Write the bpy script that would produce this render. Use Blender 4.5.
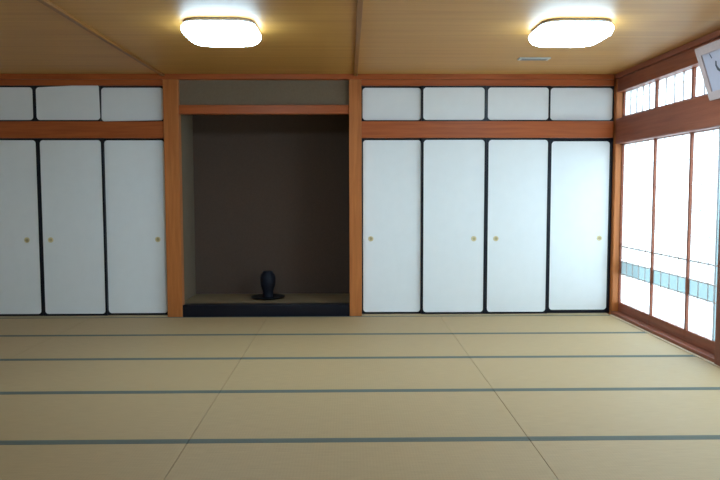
import bpy, bmesh, math, random
from mathutils import Matrix, Vector

for o in list(bpy.data.objects):
    bpy.data.objects.remove(o, do_unlink=True)
scene = bpy.context.scene
C = scene.collection

# ------------------------------------------------------------------ camera
PITCH, YAW, ROLL, CAM_H = 0.0711, 0.0162, 0.0019, 1.3154
cam_d = bpy.data.cameras.new('camera')
cam = bpy.data.objects.new('camera', cam_d)
C.objects.link(cam)
cam_d.sensor_width = 36.0
cam_d.lens = 35.1
cam_d.clip_start = 0.05
fwd = Vector((math.sin(YAW) * math.cos(PITCH), math.cos(YAW) * math.cos(PITCH), -math.sin(PITCH)))
right = Vector((math.cos(YAW), -math.sin(YAW), 0))
up = right.cross(fwd)
r2 = right * math.cos(ROLL) - up * math.sin(ROLL)
u2 = right * math.sin(ROLL) + up * math.cos(ROLL)
M = Matrix((r2, u2, -fwd)).transposed().to_4x4()
M.translation = Vector((0, 0, CAM_H))
cam.matrix_world = M
scene.camera = cam

# ------------------------------------------------------------------ sky, daylight, exposure
world = bpy.data.worlds.new('overcast_sky')
scene.world = world
world.use_nodes = True
wn = world.node_tree
wbg = wn.nodes['Background']
wbg.inputs['Color'].default_value = (0.67, 0.885, 1.0, 1)
wbg.inputs['Strength'].default_value = 7.4

LAMP_STRENGTH = 46.0
LAMP_COLOR = (0.56, 0.81, 1.0)
scene.view_settings.view_transform = 'Standard'
scene.view_settings.look = 'None'
scene.view_settings.gamma = 1.0
scene.view_settings.use_curve_mapping = False
scene.view_settings.exposure = 0.0
scene.cycles.use_denoising = True
scene.cycles.max_bounces = 10
scene.cycles.diffuse_bounces = 6
scene.cycles.transmission_bounces = 8
scene.cycles.transparent_max_bounces = 12
scene.cycles.sample_clamp_indirect = 6.0

# ------------------------------------------------------------------ materials
def new_mat(name):
    m = bpy.data.materials.new(name)
    m.use_nodes = True
    nt = m.node_tree
    return m, nt, nt.nodes['Principled BSDF']

def ramp(nt, fac, stops):
    r = nt.nodes.new('ShaderNodeValToRGB')
    e = r.color_ramp.elements
    e[0].position, e[0].color = stops[0][0], (*stops[0][1], 1)
    e[1].position, e[1].color = stops[-1][0], (*stops[-1][1], 1)
    for p, c in stops[1:-1]:
        k = e.new(p)
        k.color = (*c, 1)
    nt.links.new(fac, r.inputs['Fac'])
    return r.outputs['Color']

def wood(name, dark, light, axis='z', scale=1.0, rough=0.45):
    m, nt, b = new_mat(name)
    tc = nt.nodes.new('ShaderNodeTexCoord')
    mp = nt.nodes.new('ShaderNodeMapping')
    s = {'x': (1.2, 22, 22), 'y': (22, 1.2, 22), 'z': (22, 22, 1.2)}[axis]
    mp.inputs['Scale'].default_value = [v * scale for v in s]
    nt.links.new(tc.outputs['Object'], mp.inputs['Vector'])
    n = nt.nodes.new('ShaderNodeTexNoise')
    n.inputs['Scale'].default_value = 1.6
    n.inputs['Detail'].default_value = 6
    n.inputs['Distortion'].default_value = 0.6
    nt.links.new(mp.outputs['Vector'], n.inputs['Vector'])
    col = ramp(nt, n.outputs['Fac'], [(0.3, dark), (0.7, light)])
    nt.links.new(col, b.inputs['Base Color'])
    b.inputs['Roughness'].default_value = rough
    b.inputs['Specular IOR Level'].default_value = 0.3
    return m

WD, WL = (0.32, 0.072, 0.016), (0.43, 0.106, 0.025)
MAT = {}
MAT['wood_x'] = wood('reddish_brown_wood_along_x', WD, WL, 'x')
MAT['wood_shaded_y'] = wood('shaded_reddish_wood_along_y', (0.21, 0.060, 0.030), (0.30, 0.092, 0.048), 'y')  # window-wall trim: backlit shade put into the wood colour
MAT['wood_shaded_z'] = wood('shaded_reddish_wood_upright', (0.17, 0.050, 0.028), (0.24, 0.075, 0.042), 'z')  # upright posts against the light, their dimness painted into the wood
MAT['batten'] = wood('brown_batten_wood', (0.22, 0.088, 0.018), (0.29, 0.12, 0.028), 'y')
MAT['wood_z'] = wood('reddish_brown_wood_upright', (0.38, 0.115, 0.027), (0.50, 0.165, 0.043), 'z')
MAT['pale_wood'] = wood('pale_sill_wood', (0.50, 0.38, 0.24), (0.62, 0.48, 0.32), 'y')
MAT['pale_wood_x'] = wood('pale_sill_wood_along_x', (0.42, 0.30, 0.16), (0.52, 0.38, 0.22), 'x')
MAT['kumiko'] = wood('glare_paled_lattice_wood', (0.70, 0.66, 0.66), (0.78, 0.74, 0.74), 'z')  # bars coloured pale to imitate the window glare washing them out
MAT['toko_board'] = wood('alcove_floor_wood', (0.20, 0.135, 0.07), (0.27, 0.185, 0.10), 'x')

def plain(name, col, rough=0.6, metal=0.0, noise=0.0, nscale=30, bump=0.0, spec=0.5):
    m, nt, b = new_mat(name)
    b.inputs['Roughness'].default_value = rough
    b.inputs['Metallic'].default_value = metal
    b.inputs['Specular IOR Level'].default_value = spec
    tc = nt.nodes.new('ShaderNodeTexCoord')
    n = nt.nodes.new('ShaderNodeTexNoise')
    n.inputs['Scale'].default_value = nscale
    n.inputs['Detail'].default_value = 5
    nt.links.new(tc.outputs['Object'], n.inputs['Vector'])
    a = tuple(max(0, c * (1 - noise)) for c in col)
    z = tuple(min(1, c * (1 + noise)) for c in col)
    nt.links.new(ramp(nt, n.outputs['Fac'], [(0.3, a), (0.7, z)]), b.inputs['Base Color'])
    if bump:
        bp = nt.nodes.new('ShaderNodeBump')
        bp.inputs['Strength'].default_value = bump
        bp.inputs['Distance'].default_value = 0.002
        nt.links.new(n.outputs['Fac'], bp.inputs['Height'])
        nt.links.new(bp.outputs['Normal'], b.inputs['Normal'])
    return m

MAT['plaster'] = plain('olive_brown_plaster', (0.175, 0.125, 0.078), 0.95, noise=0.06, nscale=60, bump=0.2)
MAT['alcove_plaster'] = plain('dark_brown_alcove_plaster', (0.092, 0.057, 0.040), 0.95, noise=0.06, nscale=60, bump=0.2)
MAT['room_plaster'] = plain('beige_plaster', (0.62, 0.58, 0.51), 0.95, noise=0.05, nscale=60, bump=0.2)
MAT['paper'] = plain('white_door_paper', (0.80, 0.81, 0.81), 0.7, noise=0.012, nscale=9)
MAT['lacquer'] = plain('black_lacquer', (0.007, 0.008, 0.014), 0.3, spec=0.25)
MAT['brass'] = plain('aged_brass', (0.72, 0.60, 0.34), 0.5, metal=0.2)
MAT['brass_cup'] = plain('dark_brass_cup', (0.46, 0.38, 0.20), 0.5, metal=0.1)
MAT['edging'] = plain('grey_green_cloth_edging', (0.108, 0.120, 0.098), 0.85, noise=0.1, nscale=200)
MAT['vase'] = plain('dark_glazed_ceramic', (0.008, 0.009, 0.016), 0.5, spec=0.2)
MAT['plate'] = plain('dark_lacquered_wood', (0.010, 0.010, 0.012), 0.4, spec=0.2)
MAT['white_plastic'] = plain('white_plastic', (0.72, 0.74, 0.76), 0.5)
MAT['grey_plastic'] = plain('grey_plastic', (0.28, 0.30, 0.33), 0.5)
MAT['vent_plastic'] = plain('cream_plastic', (0.46, 0.44, 0.40), 0.5)
MAT['slot'] = plain('dark_slot', (0.10, 0.10, 0.11), 0.7)
MAT['frame_wood'] = plain('pinkish_beige_frame', (0.50, 0.38, 0.36), 0.5, noise=0.05)
MAT['mount_paper'] = plain('blue_grey_paper', (0.46, 0.44, 0.52), 0.8, noise=0.02)
MAT['ink'] = plain('grey_ink', (0.06, 0.065, 0.08), 0.8)
MAT['ground'] = plain('pale_gravel', (0.50, 0.50, 0.48), 0.9, noise=0.15, nscale=40)

def tatami_mat_material():
    m, nt, b = new_mat('rush_weave')
    tc = nt.nodes.new('ShaderNodeTexCoord')
    w = nt.nodes.new('ShaderNodeTexWave')
    w.bands_direction = 'X'
    w.inputs['Scale'].default_value = 20
    w.inputs['Distortion'].default_value = 0.4
    nt.links.new(tc.outputs['Object'], w.inputs['Vector'])
    mp = nt.nodes.new('ShaderNodeMapping')
    mp.inputs['Scale'].default_value = (9, 120, 1)
    nt.links.new(tc.outputs['Object'], mp.inputs['Vector'])
    n = nt.nodes.new('ShaderNodeTexNoise')
    n.inputs['Scale'].default_value = 1.0
    n.inputs['Detail'].default_value = 4
    nt.links.new(mp.outputs['Vector'], n.inputs['Vector'])
    mix = nt.nodes.new('ShaderNodeMath')
    mix.operation = 'MULTIPLY_ADD'
    nt.links.new(w.outputs['Fac'], mix.inputs[0])
    mix.inputs[1].default_value = 0.12
    nt.links.new(n.outputs['Fac'], mix.inputs[2])
    col = ramp(nt, mix.outputs['Value'], [(0.25, (0.375, 0.254, 0.122)), (0.85, (0.46, 0.314, 0.154))])
    nt.links.new(col, b.inputs['Base Color'])
    b.inputs['Roughness'].default_value = 0.6
    b.inputs['Specular IOR Level'].default_value = 0.4
    return m
MAT['rush'] = tatami_mat_material()

def ceiling_material():
    m, nt, b = new_mat('ceiling_boards')
    tc = nt.nodes.new('ShaderNodeTexCoord')
    sep = nt.nodes.new('ShaderNodeSeparateXYZ')
    nt.links.new(tc.outputs['Object'], sep.inputs['Vector'])
    mp = nt.nodes.new('ShaderNodeMapping')
    mp.inputs['Scale'].default_value = (0.35, 7, 1)
    nt.links.new(tc.outputs['Object'], mp.inputs['Vector'])
    n = nt.nodes.new('ShaderNodeTexNoise')
    n.inputs['Scale'].default_value = 2.0
    n.inputs['Detail'].default_value = 5
    n.inputs['Distortion'].default_value = 0.5
    nt.links.new(mp.outputs['Vector'], n.inputs['Vector'])
    base = ramp(nt, n.outputs['Fac'], [(0.3, (0.43, 0.198, 0.036)), (0.7, (0.51, 0.25, 0.052))])
    # thin dark joint between boards every 0.455 m
    md = nt.nodes.new('ShaderNodeMath'); md.operation = 'FRACT'
    dv = nt.nodes.new('ShaderNodeMath'); dv.operation = 'DIVIDE'
    nt.links.new(sep.outputs['Y'], dv.inputs[0]); dv.inputs[1].default_value = 0.455
    nt.links.new(dv.outputs[0], md.inputs[0])
    lt = nt.nodes.new('ShaderNodeMath'); lt.operation = 'LESS_THAN'
    nt.links.new(md.outputs[0], lt.inputs[0]); lt.inputs[1].default_value = 0.02
    mx = nt.nodes.new('ShaderNodeMix'); mx.data_type = 'RGBA'
    nt.links.new(lt.outputs[0], mx.inputs['Factor'])
    nt.links.new(base, mx.inputs['A'])
    mx.inputs['B'].default_value = (0.37, 0.17, 0.032, 1)
    nt.links.new(mx.outputs['Result'], b.inputs['Base Color'])
    b.inputs['Roughness'].default_value = 0.5
    b.inputs['Specular IOR Level'].default_value = 0.5
    return m
MAT['ceiling'] = ceiling_material()

def pane_material(name, tint, clear):
    m = bpy.data.materials.new(name)
    m.use_nodes = True
    nt = m.node_tree
    nt.nodes.clear()
    out = nt.nodes.new('ShaderNodeOutputMaterial')
    tr = nt.nodes.new('ShaderNodeBsdfTransparent')
    tl = nt.nodes.new('ShaderNodeBsdfTranslucent')
    tr.inputs['Color'].default_value = (*tint, 1)
    tl.inputs['Color'].default_value = (*tint, 1)
    mx = nt.nodes.new('ShaderNodeMixShader')
    mx.inputs['Fac'].default_value = clear
    nt.links.new(tl.outputs[0], mx.inputs[1])
    nt.links.new(tr.outputs[0], mx.inputs[2])
    nt.links.new(mx.outputs[0], out.inputs['Surface'])
    return m
MAT['shoji_paper'] = pane_material('frosted_white_pane', (0.93, 0.95, 0.97), 0.45)
MAT['cyan_pane'] = pane_material('pale_blue_pane', (0.41, 0.46, 0.47), 0.5)

for key, k in (('lamp', 1.0), ('lamp_side', 0.36)):
    m, nt, b = new_mat('lit_' + key + '_diffuser')
    b.inputs['Base Color'].default_value = (0.9, 0.9, 0.9, 1)
    b.inputs['Emission Color'].default_value = (*LAMP_COLOR, 1)
    b.inputs['Emission Strength'].default_value = LAMP_STRENGTH * k
    MAT[key] = m

# ------------------------------------------------------------------ mesh helpers
def add_box(bm, x0, x1, y0, y1, z0, z1, bev=0.0, seg=2):
    t = bmesh.new()
    v = [t.verts.new(p) for p in ((x0, y0, z0), (x1, y0, z0), (x1, y1, z0), (x0, y1, z0),
                                  (x0, y0, z1), (x1, y0, z1), (x1, y1, z1), (x0, y1, z1))]
    for f in ((0, 3, 2, 1), (4, 5, 6, 7), (0, 1, 5, 4), (1, 2, 6, 5), (2, 3, 7, 6), (3, 0, 4, 7)):
        t.faces.new([v[i] for i in f])
    if bev:
        bmesh.ops.bevel(t, geom=list(t.edges), offset=bev, segments=seg, profile=0.5, affect='EDGES')
    me = bpy.data.meshes.new('tmp')
    t.to_mesh(me); t.free()
    bm.from_mesh(me)
    bpy.data.meshes.remove(me)
    return bm

def box(*a, **k):
    return add_box(bmesh.new(), *a, **k)

def rounded(x0, x1, z0, z1, r, n=6):
    pts = []
    for cx, cz, a0 in ((x1 - r, z1 - r, 0), (x0 + r, z1 - r, 90), (x0 + r, z0 + r, 180), (x1 - r, z0 + r, 270)):
        for i in range(n + 1):
            a = math.radians(a0 + 90 * i / n)
            pts.append((cx + r * math.cos(a), cz + r * math.sin(a)))
    return pts

def prism(bm, pts, y0, y1):
    """outline in x/z, extruded along y"""
    a = [bm.verts.new((x, y0, z)) for x, z in pts]
    c = [bm.verts.new((x, y1, z)) for x, z in pts]
    bm.faces.new(a); bm.faces.new(c[::-1])
    n = len(pts)
    for i in range(n):
        j = (i + 1) % n
        bm.faces.new((a[i], c[i], c[j], a[j]))
    bmesh.ops.recalc_face_normals(bm, faces=bm.faces)
    return bm

def ring(bm, outer, inner, y0, y1):
    n = len(outer)
    L = [[bm.verts.new((x, y, z)) for x, z in p] for p, y in ((outer, y0), (inner, y0), (inner, y1), (outer, y1))]
    for k in range(4):
        A, B = L[k], L[(k + 1) % 4]
        for i in range(n):
            j = (i + 1) % n
            bm.faces.new((A[i], A[j], B[j], B[i]))
    bmesh.ops.recalc_face_normals(bm, faces=bm.faces)
    return bm

def lathe(bm, prof, cx=0, cy=0, cz=0, n=32, axis='z'):
    rows = []
    for r, h in prof:
        row = []
        for i in range(n):
            a = 2 * math.pi * i / n
            if axis == 'z':
                row.append(bm.verts.new((cx + r * math.cos(a), cy + r * math.sin(a), cz + h)))
            else:
                row.append(bm.verts.new((cx + r * math.cos(a), cy + h, cz + r * math.sin(a))))
        rows.append(row)
    for A, B in zip(rows, rows[1:]):
        for i in range(n):
            j = (i + 1) % n
            bm.faces.new((A[i], A[j], B[j], B[i]))
    bm.faces.new(rows[0]); bm.faces.new(rows[-1])
    bmesh.ops.recalc_face_normals(bm, faces=bm.faces)
    return bm

def obj(name, bm, mat, parent=None, smooth=False, loc=None):
    me = bpy.data.meshes.new(name)
    bm.to_mesh(me); bm.free()
    if smooth:
        for p in me.polygons:
            p.use_smooth = True
    me.materials.append(MAT[mat])
    o = bpy.data.objects.new(name, me)
    C.objects.link(o)
    if parent:
        o.parent = parent
    if loc:
        o.location = loc
    return o

def struct(name, bm, mat, parent=None, **k):
    o = obj(name, bm, mat, parent, **k)
    if parent is None:
        o['kind'] = 'structure'
    return o

def thing(name, label, cat, loc, group=None):
    o = bpy.data.objects.new(name, None)
    C.objects.link(o)
    o.location = loc
    o.empty_display_size = 0.1
    o['label'] = label; o['category'] = cat
    if group:
        o['group'] = group
    return o

# ------------------------------------------------------------------ room shell
D, RX, LX, FY, H = 7.32, 2.74, -4.50, -0.95, 2.497
TX0, TX1, TY = -1.785, 0.012, 8.16          # alcove side walls and back

struct('floor', box(LX - .1, 3.1, FY - .1, 8.4, -0.20, -0.056), 'pale_wood_x')
struct('ceiling', box(LX - .1, 3.1, FY - .1, 8.4, H, H + 0.1), 'ceiling')
bm = bmesh.new()
add_box(bm, LX - .1, TX0, 7.395, 8.30, -0.056, H)
add_box(bm, TX1, 3.1, 7.395, 8.30, -0.056, H)
add_box(bm, TX0, TX1, 7.345, 7.41, 2.185, H)
struct('wall_back', bm, 'plaster')
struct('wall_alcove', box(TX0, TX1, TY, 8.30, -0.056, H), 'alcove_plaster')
struct('wall_left', box(LX - .1, LX, FY - .1, 7.395, -0.056, H), 'room_plaster')
struct('wall_front', box(LX, 3.0, FY - .1, FY, -0.056, H), 'room_plaster')
bm = bmesh.new()
add_box(bm, 2.87, 3.00, FY, 7.395, 2.36, H)
struct('wall_right', bm, 'room_plaster')

trim_i = [0]
def trim(bm, mat):
    trim_i[0] += 1
    return struct('trim_%d' % trim_i[0], bm, mat)

# back wall: posts, rails
trim(box(-1.893, -1.738, 7.285, 7.395, -0.05, H, bev=0.006), 'wood_z')      # left alcove post
trim(box(0.008, 0.136, 7.285, 7.395, -0.05, H, bev=0.006), 'wood_z')        # right alcove post
trim(box(LX, -1.893, 7.30, 7.395, 1.853, 2.022, bev=0.004), 'wood_x')       # left lintel
trim(box(0.136, 2.752, 7.30, 7.395, 1.853, 2.022, bev=0.004), 'wood_x')        # right lintel
trim(box(LX, -1.893, 7.31, 7.395, 2.388, 2.445, bev=0.003), 'wood_x')       # left upper rail
trim(box(0.136, 2.752, 7.31, 7.395, 2.388, 2.445, bev=0.003), 'wood_x')        # right upper rail
trim(box(LX, RX, 7.27, 7.395, 2.445, H, bev=0.004), 'wood_x')               # cornice, back
trim(box(-1.738, 0.008, 7.31, 7.42, 2.100, 2.190, bev=0.004), 'wood_x')     # alcove lintel
trim(box(-1.738, 0.008, 7.30, 7.42, -0.05, 0.117, bev=0.006), 'lacquer')    # alcove front sill
trim(box(LX, -1.893, 7.262, 7.395, -0.05, 0.004), 'pale_wood_x')            # door track, left
trim(box(0.136, RX, 7.262, 7.395, -0.05, 0.004), 'pale_wood_x')             # door track, right
bm = box(TX0, TX1, 7.42, TY, 0.02, 0.108)
trim(bm, 'toko_board')                                                      # alcove floor
# ceiling battens
for x in (-1.885, 0.076):
    trim(box(x - .019, x + .019, FY, 7.27, H - 0.022, H, bev=0.003), 'batten')

# right wall: posts, lintel, header, sill
trim(box(2.774, 2.93, 7.295, 7.395, -0.05, H, bev=0.006), 'wood_z')         # corner post
for y in (5.045, 3.00, 1.05, -0.95):
    trim(box(2.748, 2.93, y, y + 0.12, -0.05, H, bev=0.006), 'wood_shaded_z') # window posts
trim(box(2.766, 2.93, FY, 7.295, 1.785, 2.046, bev=0.012), 'wood_shaded_y')        # window lintel
trim(box(2.778, 2.93, FY, 7.295, 2.316, 2.45, bev=0.004), 'wood_shaded_y')         # header
trim(box(2.745, 2.93, FY, 7.27, 2.45, H, bev=0.004), 'wood_shaded_y')              # cornice, right
trim(box(2.738, 2.765, FY, 7.26, -0.05, 0.006, bev=0.002), 'pale_wood')     # pale floor strip
trim(box(2.765, 2.93, FY, 7.295, -0.05, 0.034, bev=0.003), 'wood_shaded_y')        # window sill

# ------------------------------------------------------------------ windows
win_i = [0]
def window(y0, y1, z0, z1, low=None, x=2.855, bottom=0.03, top=0.03, stile=0.03, strip=None):
    """one sliding light: frame, frosted pane, lattice; low = list of rails"""
    win_i[0] += 1
    w = bpy.data.objects.new('window_%d' % win_i[0], None)
    C.objects.link(w)
    w.location = (x, (y0 + y1) / 2, z0)
    w['kind'] = 'structure'
    hw, hh = (y1 - y0) / 2, z1 - z0
    t = 0.015
    bm = bmesh.new()
    add_box(bm, -t, t, -hw, -hw + stile, 0, hh, bev=0.002)
    add_box(bm, -t, t, hw - stile, hw, 0, hh, bev=0.002)
    add_box(bm, -t, t, -hw + stile, hw - stile, 0, bottom, bev=0.002)
    add_box(bm, -t, t, -hw + stile, hw - stile, hh - top, hh, bev=0.002)
    obj('window_frame', bm, 'wood_shaded_y', w)
    iy0, iy1, iz0, iz1 = -hw + stile, hw - stile, bottom, hh - top
    bars = bmesh.new()
    n = max(2, round((iy1 - iy0) / 0.15))
    kx0, kx1 = -0.002, 0.004
    if low:
        b0, b1, mid = (v - z0 for v in low)
        p0 = iy0
        if strip:                                   # pale blue strip of glass at the near side
            p0 = strip - (y0 + y1) / 2
            obj('tinted_pane', box(0.006, 0.009, iy0, p0, b1, iz1), 'cyan_pane', w)
            obj('tinted_pane', box(0.006, 0.009, iy0, p0, iz0, b0), 'cyan_pane', w)
            add_box(bars, -0.004, 0.004, p0 - .007, p0 + .007, iz0, iz1)
        obj('pane', box(0.006, 0.009, p0, iy1, b1, iz1), 'shoji_paper', w)
        obj('tinted_pane', box(0.006, 0.009, iy0, iy1, b0, b1), 'cyan_pane', w)
        obj('lower_pane', box(0.006, 0.009, p0, iy1, iz0, b0), 'shoji_paper', w)
        for z, q in ((b0, .006), (b1, .006), (mid, .008)):
            add_box(bars, kx0, kx1, iy0, iy1, z - q, z + q)
        for i in range(1, n):
            y = iy0 + (iy1 - iy0) * i / n
            add_box(bars, kx0, kx1, y - .004, y + .004, iz0, iz1)
        k = 5
        for i in range(1, k):
            z = mid + (iz1 - mid) * i / k
            add_box(bars, kx0, kx1, iy0, iy1, z - .002, z + .002)
    else:
        obj('pane', box(0.006, 0.009, iy0, iy1, iz0, iz1), 'shoji_paper', w)
        for i in range(1, n):
            y = iy0 + (iy1 - iy0) * i / n
            add_box(bars, kx0, kx1, y - .010, y + .010, iz0, iz1)
        zz = iz0 + (iz1 - iz0) * .58
        add_box(bars, kx0, kx1, iy0, iy1, zz - .002, zz + .002)
    obj('lattice', bars, 'kumiko', w)
    return w

def bay(ys, z_low=True):
    for i, (a, b) in enumerate(zip(ys, ys[1:])):
        window(b, a, 0.034, 1.785, low=(0.431, 0.566, 0.722), bottom=0.098, top=0.006, stile=0.015, strip=5.395 if (a, b) == (5.825, 5.165) else None)
        window(b, a, 2.046, 2.350, bottom=0.026, top=0.004, stile=0.017)
bay((7.295, 6.520, 5.825, 5.165))
bay((5.045, 4.375, 3.75, 3.12))
bay((3.00, 2.39, 1.78, 1.17))  # unseen bay, added for more daylight on the floor and doors
bay((1.05, 0.43, -0.20, -0.83))  # another added bay out of view, brightening the left side

# ------------------------------------------------------------------ outside ground
struct('ground', box(3.1, 40, -20, 40, -0.6, -0.45), 'ground')

# ------------------------------------------------------------------ tatami mats
cols = [(-4.478, -2.665), (-2.665, -0.845), (-0.845, 0.951), (0.951, 2.736)]
col_say = ['beside the left wall', 'in front of the left closet', 'in front of the alcove', 'beside the windows']
row_say = ['back row', 'second row from the back', 'third row from the back', 'fourth row from the back', 'fifth row from the back',
           'sixth row from the back', 'seventh row from the back', 'eighth row from the back', 'front row']
for r in range(9):
    y1 = 7.259 - 0.91 * r
    y0 = y1 - 0.91
    for c, (x0, x1) in enumerate(cols):
        t = thing('tatami_mat', 'tatami mat of the %s, %s' % (row_say[r], col_say[c]),
                  'tatami mat', ((x0 + x1) / 2, (y0 + y1) / 2, -0.055), 'tatami mats on the floor')
        hx, hy = (x1 - x0) / 2 - 0.0012, 0.455 - 0.0008
        obj('rush_cover', box(-hx, hx, -hy + .031, hy - .031, 0, 0.055, bev=0.002), 'rush', t)
        for s in (-1, 1):
            a, b_ = sorted((s * hy, s * (hy - .031)))
            obj('edging', box(-hx, hx, a, b_, 0, 0.056, bev=0.0015), 'edging', t)

# ------------------------------------------------------------------ sliding doors
def sliding_door(name, label, cat, group, x0, x1, z0, z1, y, pull=None, warp=None, edge=0.02, rad=0.034):
    cx, w, h = (x0 + x1) / 2, (x1 - x0) / 2, z1 - z0
    t = thing(name, label, cat, (cx, y, z0), group)
    outer = rounded(-w, w, 0, h, 0.002)
    inner = rounded(-w + edge, w - edge, edge, h - edge, rad)
    obj('door_frame', ring(bmesh.new(), outer, inner, -0.010, 0.010), 'lacquer', t)
    pts = inner
    if warp:
        pts = [warp(px, pz, w, h) for px, pz in inner]
    obj('paper_panel', prism(bmesh.new(), pts, -0.011 if warp else -0.007, 0.006), 'paper', t)
    if pull is not None:
        bm = lathe(bmesh.new(), [(0.028, 0.004), (0.028, -0.002), (0.025, -0.004), (0.018, -0.004), (0.016, -0.001), (0.016, 0.004)],
                   cx=pull - cx, cy=-0.008, cz=0.803 - z0, n=24, axis='y')
        p = obj('finger_pull', bm, 'brass', t)
        bm = lathe(bmesh.new(), [(0.0155, 0.0), (0.0155, -0.0022), (0.010, -0.0016), (0.004, -0.0014)],
                   cx=pull - cx, cy=-0.008, cz=0.803 - z0, n=20, axis='y')
        obj('pull_cup', bm, 'brass_cup', p)
    return t

REAR, FRONT = 7.372, 7.345
ZB, ZT = 0.006, 1.853
G = 'tall white sliding doors of the closets'
EDGE = 0.02
left = [
    ('tall white sliding door at the far left end of the left closet', -4.495, -3.845, REAR, -4.41),
    ('tall white sliding door of the left closet cut by the left edge of the view, pull at its right', -3.865, -3.200, FRONT, -3.345),
    ('tall white sliding door of the left closet, middle one of those in view, pull at its left', -3.199, -2.532, FRONT, -3.100),
    ('tall white sliding door next to the left alcove post, pull at its right', -2.548, -1.889, REAR, -1.997)]
for lb, x0, x1, y, pl in left:
    sliding_door('sliding_door', lb, 'sliding door', G, x0, x1, ZB, ZT, y, pl)
rightd = [
    ('tall white sliding door just right of the alcove, pull at its left', 0.132, 0.778, REAR, 0.233),
    ('tall white sliding door of the right closet, second from the alcove, pull at its right', 0.763, 1.439, FRONT, 1.314),
    ('tall white sliding door of the right closet, second from the windows, pull at its left', 1.440, 2.101, FRONT, 1.547),
    ('brightest tall white sliding door, in the corner next to the windows', 2.093, 2.774, REAR, 2.650)]
for lb, x0, x1, y, pl in rightd:
    sliding_door('sliding_door', lb, 'sliding door', G, x0, x1, ZB, ZT, y, pl, edge=0.034 if x1 > 2.7 else 0.02)

def warp_up(px, pz, w, h):          # paper lifting over the frame at its upper right corner
    if pz > h * .5:
        k = max(0, (px + w * .1) / (w * 1.1))
        return px + 0.008 * k, pz + 0.033 * k
    return px + (0.014 if px > 0 else 0), pz

def warp_down(px, pz, w, h):        # paper sagging over the frame at its lower left corner
    if pz < h * .5:
        k = max(0, (-px - w * .2) / (w * .8))
        return px - 0.004 * k, pz - 0.014 * k
    return px, pz
G = 'small white doors of the overhead cupboards'
ZB, ZT = 2.022, 2.388
small = [
    ('small white overhead cupboard door at the far left end', -4.495, -3.860, REAR, None),
    ('small white overhead cupboard door cut by the left edge of the view', -3.880, -3.218, FRONT, None),
    ('small white overhead cupboard door with a lifted upper right corner', -3.217, -2.548, FRONT, warp_up),
    ('small white overhead cupboard door with a sagging lower left corner, beside the left alcove post', -2.560, -1.889, REAR, warp_down),
    ('small white overhead cupboard door just right of the alcove', 0.132, 0.772, REAR, None),
    ('small white overhead cupboard door right of the alcove, second from it', 0.760, 1.430, FRONT, None),
    ('small white overhead cupboard door second from the window wall', 1.431, 2.097, FRONT, None),
    ('small white overhead cupboard door in the corner by the windows', 2.090, 2.774, REAR, None)]
for lb, x0, x1, y, wp in small:
    sliding_door('cupboard_door', lb, 'cupboard door', G, x0, x1, ZB, ZT, y, None, wp, edge=0.017)

# ------------------------------------------------------------------ ceiling lamps
def squircle(r, rc, n=8):
    return rounded(-r, r, -r, r, rc, n)

def lamp_shell(levels):
    bm = bmesh.new()
    rows = [[bm.verts.new((x, y, z)) for x, y in squircle(r, rc)] for r, rc, z in levels]
    n = len(rows[0])
    for A, B in zip(rows, rows[1:]):
        for i in range(n):
            j = (i + 1) % n
            bm.faces.new((A[i], A[j], B[j], B[i]))
    bm.faces.new(rows[0]); bm.faces.new(rows[-1])
    bmesh.ops.recalc_face_normals(bm, faces=bm.faces)
    return bm

def ceiling_lamp(label, x, y):
    t = thing('ceiling_lamp', label, 'ceiling lamp', (x, y, H), 'ceiling lamps')
    obj('base_plate', lamp_shell([(0.238, 0.13, 0), (0.244, 0.13, -0.010), (0.246, 0.13, -0.022)]), 'white_plastic', t)
    obj('rim', lamp_shell([(0.249, 0.132, -0.016), (0.252, 0.132, -0.018), (0.252, 0.132, -0.0225), (0.249, 0.132, -0.0235)]), 'grey_plastic', t)
    obj('side_band', lamp_shell([(0.250, 0.132, -0.024), (0.261, 0.138, -0.036), (0.265, 0.14, -0.052), (0.264, 0.139, -0.062), (0.257, 0.135, -0.076)]), 'lamp_side', t, smooth=True)
    obj('diffuser', lamp_shell([(0.256, 0.1345, -0.0765), (0.246, 0.129, -0.092), (0.220, 0.115, -0.106), (0.16, 0.08, -0.112)]),
        'lamp', t, smooth=True)
    return t
ceiling_lamp('lit rounded square white ceiling lamp above the mats before the alcove', -0.905, 5.16)
ceiling_lamp('lit rounded square white ceiling lamp nearer the windows, beside the ceiling vent', 1.61, 5.16)

# ceiling vent
t = thing('ceiling_vent', 'slim white vent on the ceiling behind the lamp by the windows', 'vent', (1.675, 6.40, H))
obj('vent_plate', box(-.14, .14, -.05, .05, -0.012, 0, bev=0.003), 'vent_plastic', t)
bm = bmesh.new()
for i in range(3):
    add_box(bm, -.115, .115, -.036 + .03 * i, -.024 + .03 * i, -0.0135, -0.008)
obj('vent_slot', bm, 'slot', t)

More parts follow.
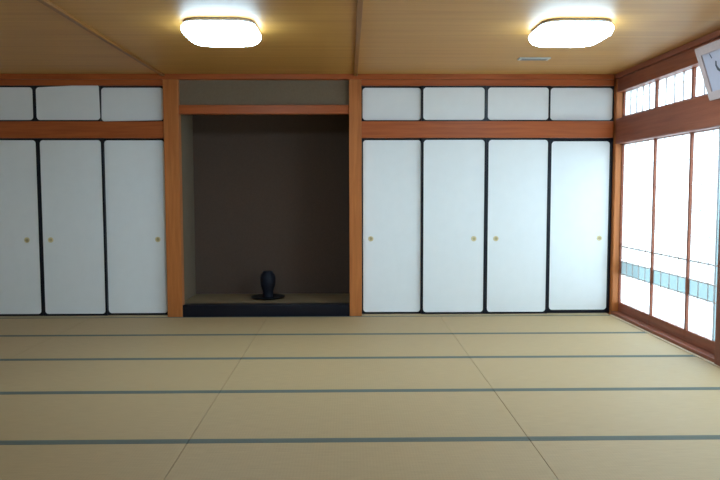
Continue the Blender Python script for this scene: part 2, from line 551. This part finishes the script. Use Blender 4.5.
# ------------------------------------------------------------------ alcove vase on a plate
pl = lathe(bmesh.new(), [(0.10, 0), (0.12, 0.004), (0.185, 0.016), (0.190, 0.022), (0.183, 0.022), (0.12, 0.012), (0.03, 0.0105)], n=40)
o = obj('plate', pl, 'plate', smooth=True, loc=(-0.905, 7.82, 0.108))
o['label'] = 'flat round dark plate under the vase on the alcove floor'; o['category'] = 'plate'
va = lathe(bmesh.new(), [(0.02, 0), (0.060, 0.0), (0.062, 0.008), (0.058, 0.03), (0.059, 0.07), (0.070, 0.105), (0.081, 0.135), (0.084, 0.18), (0.083, 0.23),
                         (0.074, 0.262), (0.058, 0.276), (0.054, 0.285), (0.059, 0.292), (0.053, 0.293), (0.047, 0.280), (0.04, 0.22), (0.01, 0.2)], n=40)
o = obj('vase', va, 'vase', smooth=True, loc=(-0.905, 7.82, 0.1192))
o['label'] = 'dark glazed vase standing on a flat plate in the alcove'; o['category'] = 'vase'

# ------------------------------------------------------------------ framed calligraphy leaning out above the window lintel
FY1 = 5.36
fl, fh = 1.05, 0.405
t = thing('framed_calligraphy', 'framed ink calligraphy leaning out above the window lintel at the upper right', 'framed calligraphy', (2.762, FY1, 1.992))
t.rotation_euler = (0, -math.radians(18.5), 0)
def yz_ring(bm, y0, y1, z0, z1, w, x0, x1, r=0.012):
    o_ = rounded(y0, y1, z0, z1, r); i_ = rounded(y0 + w, y1 - w, z0 + w, z1 - w, 0.004)
    ring(bm, o_, i_, x0, x1)
    for v in bm.verts:
        v.co = Vector((v.co.y, v.co.x, v.co.z))
    bmesh.ops.recalc_face_normals(bm, faces=bm.faces)
    return bm
obj('picture_frame', yz_ring(bmesh.new(), -fl, 0, 0, fh, 0.062, -0.014, 0.010), 'frame_wood', t)
obj('backing_paper', box(-0.004, 0.006, -fl + .061, -.061, .061, fh - .061), 'mount_paper', t)
def stroke(bm, pts, wmax):
    n = len(pts)
    L = []
    for i, (y, z) in enumerate(pts):
        a = pts[max(0, i - 1)]; c = pts[min(n - 1, i + 1)]
        d = Vector((c[0] - a[0], c[1] - a[1])).normalized()
        w = wmax * (0.35 + 0.65 * math.sin(math.pi * (i + .6) / (n + .4)))
        nx, nz = -d.y * w, d.x * w
        L.append([bm.verts.new((xx, y + s * nx, z + s * nz)) for xx in (-0.0048, -0.004) for s in (-1, 1)])
    for A, B in zip(L, L[1:]):
        for i, j in ((0, 1), (1, 3), (3, 2), (2, 0)):
            bm.faces.new((A[i], A[j], B[j], B[i]))
    bm.faces.new(L[0]); bm.faces.new(L[-1])
    bmesh.ops.recalc_face_normals(bm, faces=bm.faces)
bm = bmesh.new()
stroke(bm, [(-.165, .335), (-.172, .317), (-.180, .298)], 0.006)
stroke(bm, [(-.222, .270), (-.208, .240), (-.218, .212), (-.245, .192), (-.280, .198)], 0.013)
obj('brush_strokes', bm, 'ink', t)
